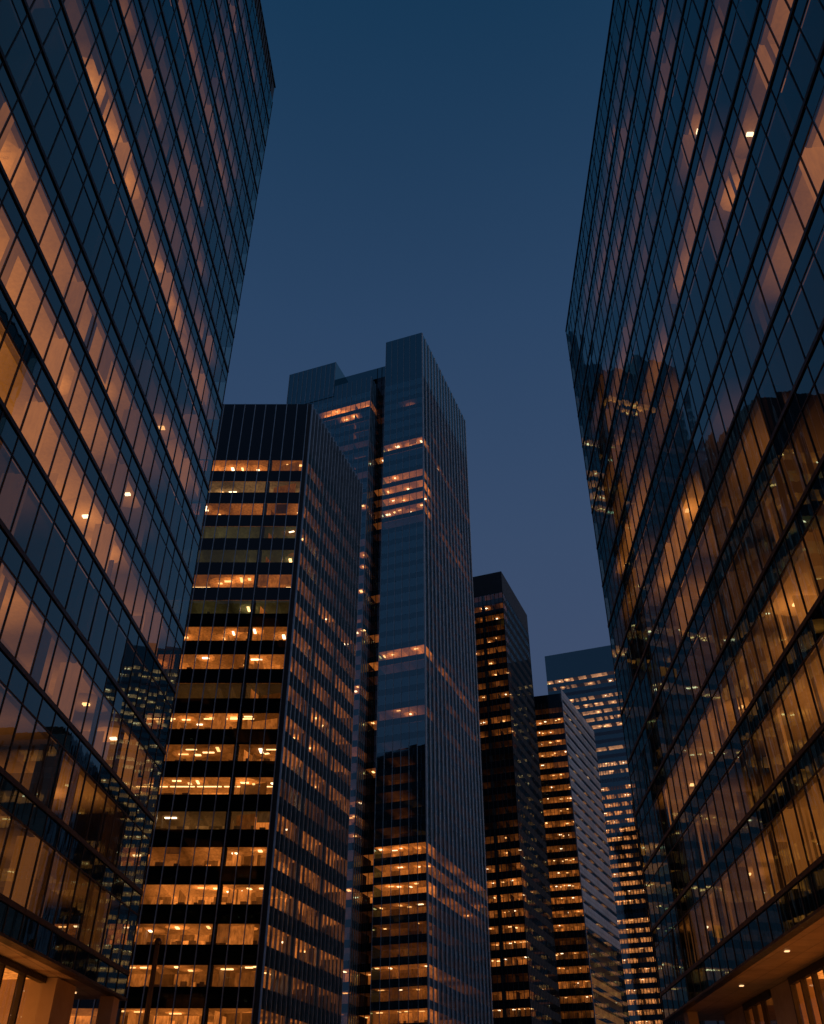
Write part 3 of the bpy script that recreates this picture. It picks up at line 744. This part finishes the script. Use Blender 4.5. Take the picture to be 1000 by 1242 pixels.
# ------------------------------------------------------------------ slim black tower behind
def build_slim():
    T = Tower('slim_black_tower', 'narrow black tower with a blank top, between the tallest tower and the pale-sided one', (D_c[0], D_c[1], 0))
    h, n = 3.95, 38
    zb = 33.9 - 1.0 - 3.95 * 6 + E_
    rnd = random.Random(41)
    rows = {k: .7 for k in range(0, 18)}
    rows.update({5: .55, 6: .3, 7: .55, 8: .06, 9: .65, 10: .55, 11: .5, 12: .62, 13: .6, 14: .8, 15: .5, 16: .5, 17: .4, 18: .06, 19: .05, 20: .03, 21: .06, 22: .02, 23: .02, 24: .05, 25: .4, 26: .5,
                 27: .07, 28: .28, 29: .35, 30: .45, 31: .5, 32: .5, 33: .4, 34: .2, 35: .45, 36: .35, 37: .16})
    c = {}
    def gf(k, x):
        i = int(x); key = (k, i)
        if key not in c: c[key] = rnd.uniform(.3, 1.5) * (.1 if rnd.random() < (.22 if k < 18 else .5) else 1)
        return .62 * rows.get(k, 0) * c[key]
    facade(T, D_l, D_c, zb, h, n, 1.4, (0, 1.9), gf, (M['far_glass'], M['far_spandrel'], M['black_stone']), mull=(.14, .12), depth=4, bulk=0, lamps=.45, blinds=.1,
        partitions=.2, clutter=.3, lampsize=(.8, .6), cols=[5], col_w=1.0, mull_z=(.2, zb + h * n - 1.9), pane_tilt=.002)
    def gr(k, x): return .25 if k < 16 and (k * 13 + int(x) * 7) % 9 == 0 else 0
    T.rnd = random.Random(2)
    facade(T, D_c, D_r, zb, h, n, 1.6, (0, 1.9), gr, (M['flank_glass'], M['black_stone'], M['black_stone']), mull=(.10, .10), depth=3.6, bulk=0, lamps=.1, dz=.02, clutter=0,
        partitions=0, mull_z=(.2, zb + h * n - 1.9), pane_tilt=.0008)
    for a, b in ((D_r, D_b), (D_b, D_l)):
        g = Geo(); g.quad((a[0], a[1], 0), (b[0], b[1], 0), (b[0], b[1], zb + h * n), (a[0], a[1], zb + h * n)); T.put('rear_wall', g, M['far_spandrel'], 1)
    g = Geo(); g.poly_prism(inset(D_ccw, -.06), zb + h * n - 1.9, 165.5 + E_); T.put('crown', g, M['black_stone'], 1)
    g = Geo(); g.poly_prism(inset(D_ccw, .8), 165.5 + E_, 166.0 + E_); T.put('roof', g, M['roofing'], 1)
    g = Geo(); g.poly_prism(inset(D_ccw, 4.4), 0, zb + h * n - 2); T.put('core_wall', g, M['core'], 1)
    T.finish()
build_slim()

# ------------------------------------------------------------------ tower with a pale metal flank
def build_pale():
    T = Tower('pale_sided_tower', 'tower with a pale grey metal flank, before the dotted blue block', (E_c[0], E_c[1], 0))
    h, n = 3.98, 33
    zb = 38.7 - .95 - 3.98 * 8 + E_
    rnd = random.Random(51)
    rows = {k: .7 for k in range(0, 32)}
    rows.update({8: .3, 9: .55, 10: .6, 11: .65, 12: .35, 13: .1, 14: .62, 15: .65, 16: .85, 17: .6, 18: .55, 19: .5, 20: .28, 21: .5, 22: .55, 23: .5, 24: .6, 25: .5, 26: .55, 27: .7, 28: .6, 29: .65, 30: .4, 31: .8, 32: .06})
    c = {}
    def gf(k, x):
        key = (k, int(x))
        if key not in c: c[key] = rnd.uniform(.35, 1.5) * (.25 if rnd.random() < .14 else 1)
        return .66 * rows.get(k, 0) * c[key]
    facade(T, E_l, E_c, zb, h, n, 1.25, (0, 1.9), gf, (M['far_glass'], M['far_spandrel'], M['black_stone']), mull=(.12, .10), depth=4, bulk=0, lamps=.4, blinds=.1,
        partitions=.2, clutter=.3, lampsize=(.7, .6), mull_z=(.2, zb + h * n), pane_tilt=.002)
    # pale flank: metal panels with a dark joint at each storey, glass at the foot
    dx, dy = E_r[0] - E_c[0], E_r[1] - E_c[1]; L_ = math.hypot(dx, dy); ux, uy = dx / L_, dy / L_; nx, ny = uy, -ux
    def P(s, d, z): return (E_c[0] + ux * s + nx * d, E_c[1] + uy * s + ny * d, z)
    for k in range(n + 2):
        z0 = zb + h * k; z1 = min(z0 + h, 140.4 + E_)
        m = M['grey_metal'] if k > 13 else M['fin_glass']
        if k <= 13:
            r = Geo(); a = .16 if k in (3, 7, 8, 10) else .02
            r.quad(P(2, -1.5, z0), P(L_ - 2, -1.5, z0), P(L_ - 2, -1.5, z1), P(2, -1.5, z1), (a, a * .42, a * .12)); T.put('office_floor', r, M['room'], 1e-8)
        g = Geo()
        nn = 14
        for i in range(nn):
            t = rnd.gauss(0, .01) if k > 13 else rnd.gauss(0, .003)
            g.quad(P(i * L_ / nn, -t, z0 + 1.1), P((i + 1) * L_ / nn - .06, t, z0 + 1.1), P((i + 1) * L_ / nn - .06, t, z1), P(i * L_ / nn, -t, z1))
        T.put('flank_panel', g, m, 1)
        g = Geo(); g.quad(P(0, -.1, z0 - .05), P(L_, -.1, z0 - .05), P(L_, -.1, z0 + 1.2), P(0, -.1, z0 + 1.2)); T.put('ribbon_window', g, M['far_spandrel'], 1)
    for k in range(14, n + 1):
        for q_ in (1.3, 2.55):
            z0 = zb + h * k + q_
            g = Geo(); g.hexa([P(.3, .11, z0), P(L_, .11, z0), P(L_, -.2, z0), P(.3, -.2, z0), P(.3, .11, z0 + .14), P(L_, .11, z0 + .14), P(L_, -.2, z0 + .14), P(.3, -.2, z0 + .14)]); T.put('panel_rib', g, M['grey_metal'], 1)
    g = Geo()
    g.hexa([P(-.05, .14, 0), P(.28, .12, 0), P(.28, -.2, 0), P(-.05, -.2, 0), P(-.05, .12, 141. + E_), P(.28, .12, 141. + E_), P(.28, -.2, 141. + E_), P(-.05, -.2, 141. + E_)]); T.put('corner_trim', g, M['grey_metal'], 1)
    for a, b in ((E_r, E_b), (E_b, E_l)):
        g = Geo(); g.quad((a[0], a[1], 0), (b[0], b[1], 0), (b[0], b[1], 140.4 + E_), (a[0], a[1], 140.4 + E_)); T.put('rear_wall', g, M['far_spandrel'], 1)
    g = Geo(); a, b = E_l, E_c; g.quad((a[0], a[1], zb + h * n), (b[0], b[1], zb + h * n), (b[0], b[1], 140.4 + E_), (a[0], a[1], 140.4 + E_)); T.put('crown', g, M['far_spandrel'], 1)
    g = Geo(); g.poly_prism(inset(E_ccw, .15), 139.4 + E_, 140.1 + E_); T.put('roof', g, M['roofing'], 1)
    g = Geo(); g.poly_prism(inset(E_ccw, 4.3), 0, 130 + E_); T.put('core_wall', g, M['core'], 1)
    T.finish()
build_pale()

# ------------------------------------------------------------------ wide block far behind
def build_wide():
    T = Tower('wide_office_block', 'wide blue block farthest back, dotted with small lit windows, beside the right glass slab', (F_c[0], F_c[1], 0))
    h, n = 3.78, 52
    zb = 53.06 - .85 - 3.78 * 12 + E_
    rnd = random.Random(61)
    off = {20: .02, 29: .0, 30: .02, 31: .0, 33: .0, 34: .02, 27 + 4: 0, 36: .03, 37: .03, 38: .45, 50: 0, 51: 0}
    def lvl(k):
        z = 53.06 + 3.78 * (k - 12)
        if z > 204.5: return 0
        for a, b in ((204.5, 201.2), (193.5, 191.), (172.8, 164.9), (161.2, 157.), (149, 147.5), (92.8, 88.9)):
            if b < z < a: return .0
        if z > 198: return .9
        if z > 191: return .45
        return .8
    c = {}
    def gf(k, x):
        i = int(x); key = (k, i)
        if key not in c: c[key] = (rnd.uniform(.6, 1.4) if rnd.random() < (.72 if k < 40 else .6) else .04)
        return .85 * lvl(k) * c[key]
    facade(T, F_c, F_r, zb, h, n, 1.3, (0, 1.75), gf, (M['far_glass'], M['blue_spandrel'], M['blue_spandrel']), mull=(.30, .10), depth=3, bulk=0, lamps=.25, blinds=.12,
        partitions=0, clutter=.5, lampsize=(.7, .7), mull_z=(.2, zb + h * 40), rowcol=lambda k: (1., .46, .20) if k > 36 else (1., .36, .10), detail=False, pane_tilt=.002)
    z0 = zb + h * n
    a, b = F_c, F_r
    g = Geo(); g.quad((a[0], a[1], z0), (b[0], b[1], z0), (b[0], b[1], 215.5 + E_), (a[0], a[1], 215.5 + E_)); T.put('crown', g, M['blue_spandrel'], 1)
    for a, b in ((F_r, F_b), (F_b, F_bl), (F_bl, F_c)):
        g = Geo(); g.quad((a[0], a[1], 0), (b[0], b[1], 0), (b[0], b[1], 215.4 + E_), (a[0], a[1], 215.4 + E_)); T.put('rear_wall', g, M['blue_spandrel'], 1)
    g = Geo(); g.poly_prism(inset(F_ccw, .2), 214 + E_, 215 + E_); T.put('roof', g, M['roofing'], 1)
    g = Geo(); g.poly_prism(inset(F_ccw, 3.3), 0, 200 + E_); T.put('core_wall', g, M['core'], 1)
    T.finish()
build_wide()

# ------------------------------------------------------------------ dark block beyond the right slab, mirrored in the left slab's lower floors
def build_mirrored():
    p0 = (42., 150.); p1 = (112., 146.); pb = (114., 186.); pa = (46., 190.)
    T = Tower('dark_office_block', 'dark block hidden behind the right slab, glimpsed only as a reflection in the left slab', (p0[0], p0[1], 0))
    rnd = random.Random(71); c = {}
    def gf(k, x):
        key = (k, int(x) // 2)
        if key not in c: c[key] = rnd.uniform(.5, 1.3) if rnd.random() < .3 else 0
        return .6 * c[key]
    facade(T, p0, p1, .2, 4., 16, 2.2, (.9, 2.9), gf, (M['far_glass'], M['far_spandrel'], M['black_stone']), mull=(.3, .1), depth=3, bulk=0, lamps=.2, blinds=.1, partitions=0,
        clutter=0, detail=False, mull_z=(.2, 64))
    g = Geo(); g.poly_prism(ccw([(p0[0] + 3.4, p0[1] + 3.4), (p1[0], p1[1] + 3.4), pb, (pa[0] + 3.4, pa[1])]), 0, 68); T.put('core_wall', g, M['black_stone'], 1)
    facade(T, pa, p0, .2, 4., 16, 2.2, (.9, 2.9), gf, (M['far_glass'], M['far_spandrel'], M['black_stone']), mull=(.3, .1), depth=3, bulk=0, lamps=.2, blinds=.1, partitions=0,
        clutter=0, detail=False, mull_z=(.2, 64), dz=.03, skip_rooms=(0, 2))
    T.finish()
build_mirrored()

# ------------------------------------------------------------------ slender pole by the left arcade
def lathe(prof, n=14):
    g = Geo()
    for i in range(n):
        a, b = 2 * math.pi * i / n, 2 * math.pi * (i + 1) / n
        for (r0, z0), (r1, z1) in zip(prof, prof[1:]):
            g.quad((r0 * math.cos(a), r0 * math.sin(a), z0), (r0 * math.cos(b), r0 * math.sin(b), z0), (r1 * math.cos(b), r1 * math.sin(b), z1), (r1 * math.cos(a), r1 * math.sin(a), z1))
    return g
fp = bpy.data.objects.new('flagpole', None); COL.objects.link(fp); fp.location = (-11.8, 46., 0)
fp['label'] = 'slender dark bronze pole standing before the black tower at lower left'; fp['category'] = 'pole'
g = lathe([(.16, .5), (.14, 5), (.11, 10.3)]); mesh_obj('shaft', g.v, g.f, M['bronze_fin'], fp)
g = lathe([(.0, 10.3), (.15, 10.32), (.17, 10.45), (.10, 10.58), (.0, 10.6)]); mesh_obj('finial', g.v, g.f, M['bronze_fin'], fp)
g = lathe([(.34, 0), (.34, .12), (.22, .2), (.2, .5), (.0, .51)]); mesh_obj('base', g.v, g.f, M['bronze_fin'], fp)

# ------------------------------------------------------------------ ground
def sheet(name, x0, x1, y0, y1, z, mat):
    o = mesh_obj(name, [(x0, y0, z), (x1, y0, z), (x1, y1, z), (x0, y1, z)], [(0, 1, 2, 3)], mat); o['kind'] = 'structure'; return o
sheet('ground', -2500, 2500, -2500, 2500, -.14, M['asphalt'])
g = Geo(); g.poly_prism([(-60, -60), (60, -60), (60, 84), (-60, 84)], -.136, -.004)
o = mesh_obj('pavement', g.v, g.f, M['paving']); o['kind'] = 'structure'

# ------------------------------------------------------------------ dusk sky, faint afterglow, camera
w = bpy.data.worlds.new('World'); sc.world = w; w.use_nodes = True
nt = w.node_tree; nt.nodes.clear()
out = N(nt, 'ShaderNodeOutputWorld'); bg = N(nt, 'ShaderNodeBackground')
tc = N(nt, 'ShaderNodeTexCoord'); sx = N(nt, 'ShaderNodeSeparateXYZ'); nt.links.new(tc.outputs['Generated'], sx.inputs[0])
rp = N(nt, 'ShaderNodeValToRGB'); nt.links.new(sx.outputs['Z'], rp.inputs[0])
def lin(c): return tuple(((v / 255) / 12.92 if v / 255 <= .04045 else ((v / 255 + .055) / 1.055) ** 2.4) for v in c) + (1,)
stops = [(0.0, (70, 74, 96)), (.22, (66, 75, 100)), (.42, (61, 76, 105)), (.56, (55, 74, 104)), (.74, (43, 68, 100)), (.91, (23, 56, 86)), (1.0, (16, 44, 70))]
cr = rp.color_ramp
while len(cr.elements) < len(stops): cr.elements.new(.5)
for e, (p, c) in zip(cr.elements, stops): e.position = p; e.color = lin(c)
nz = noise(nt, 1.4, 3, tc.outputs['Generated'])
k = remap(nt, nz, .2, .8, .95, 1.05)
dv = N(nt, 'ShaderNodeVectorMath', operation='DOT_PRODUCT'); nt.links.new(tc.outputs['Generated'], dv.inputs[0])
dv.inputs[1].default_value = Vector((.93, -.36, .10)).normalized()
gl = math_node(nt, 'POWER', math_node(nt, 'MAXIMUM', dv.outputs['Value'], 0.), 3.)
gs_ = N(nt, 'ShaderNodeVectorMath', operation='SCALE'); gs_.inputs[0].default_value = (.25, .24, .255); nt.links.new(gl, gs_.inputs['Scale'])
ga = N(nt, 'ShaderNodeVectorMath', operation='ADD'); nt.links.new(rp.outputs[0], ga.inputs[0]); nt.links.new(gs_.outputs[0], ga.inputs[1])
nt.links.new(ga.outputs[0], bg.inputs['Color']); nt.links.new(k, bg.inputs['Strength'])
nt.links.new(bg.outputs[0], out.inputs[0])
sun = bpy.data.lights.new('sun', 'SUN'); sun.energy = .01; sun.angle = rad(100); sun.color = (1., .8, .7)
so = bpy.data.objects.new('sun', sun); COL.objects.link(so); so.rotation_euler = (rad(80), 0, rad(140))
cam = bpy.data.cameras.new('camera'); co = bpy.data.objects.new('camera', cam); COL.objects.link(co)
cam.sensor_fit = 'HORIZONTAL'; cam.sensor_width = 36; cam.lens = 36 * F
cam.clip_start = .1; cam.clip_end = 6000
co.location = (0, 0, EYE); co.rotation_euler = (rad(90) + PITCH, 0, 0)
sc.camera = co
sc.view_settings.view_transform = 'Standard'; sc.view_settings.look = 'None'
sc.view_settings.exposure = 0; sc.view_settings.gamma = 1
sc.render.engine = 'CYCLES'
cy = sc.cycles
cy.max_bounces = 8; cy.glossy_bounces = 4; cy.diffuse_bounces = 2; cy.transparent_max_bounces = 16; cy.transmission_bounces = 4
cy.sample_clamp_indirect = 4; cy.use_denoising = True; cy.caustics_reflective = False; cy.caustics_refractive = False
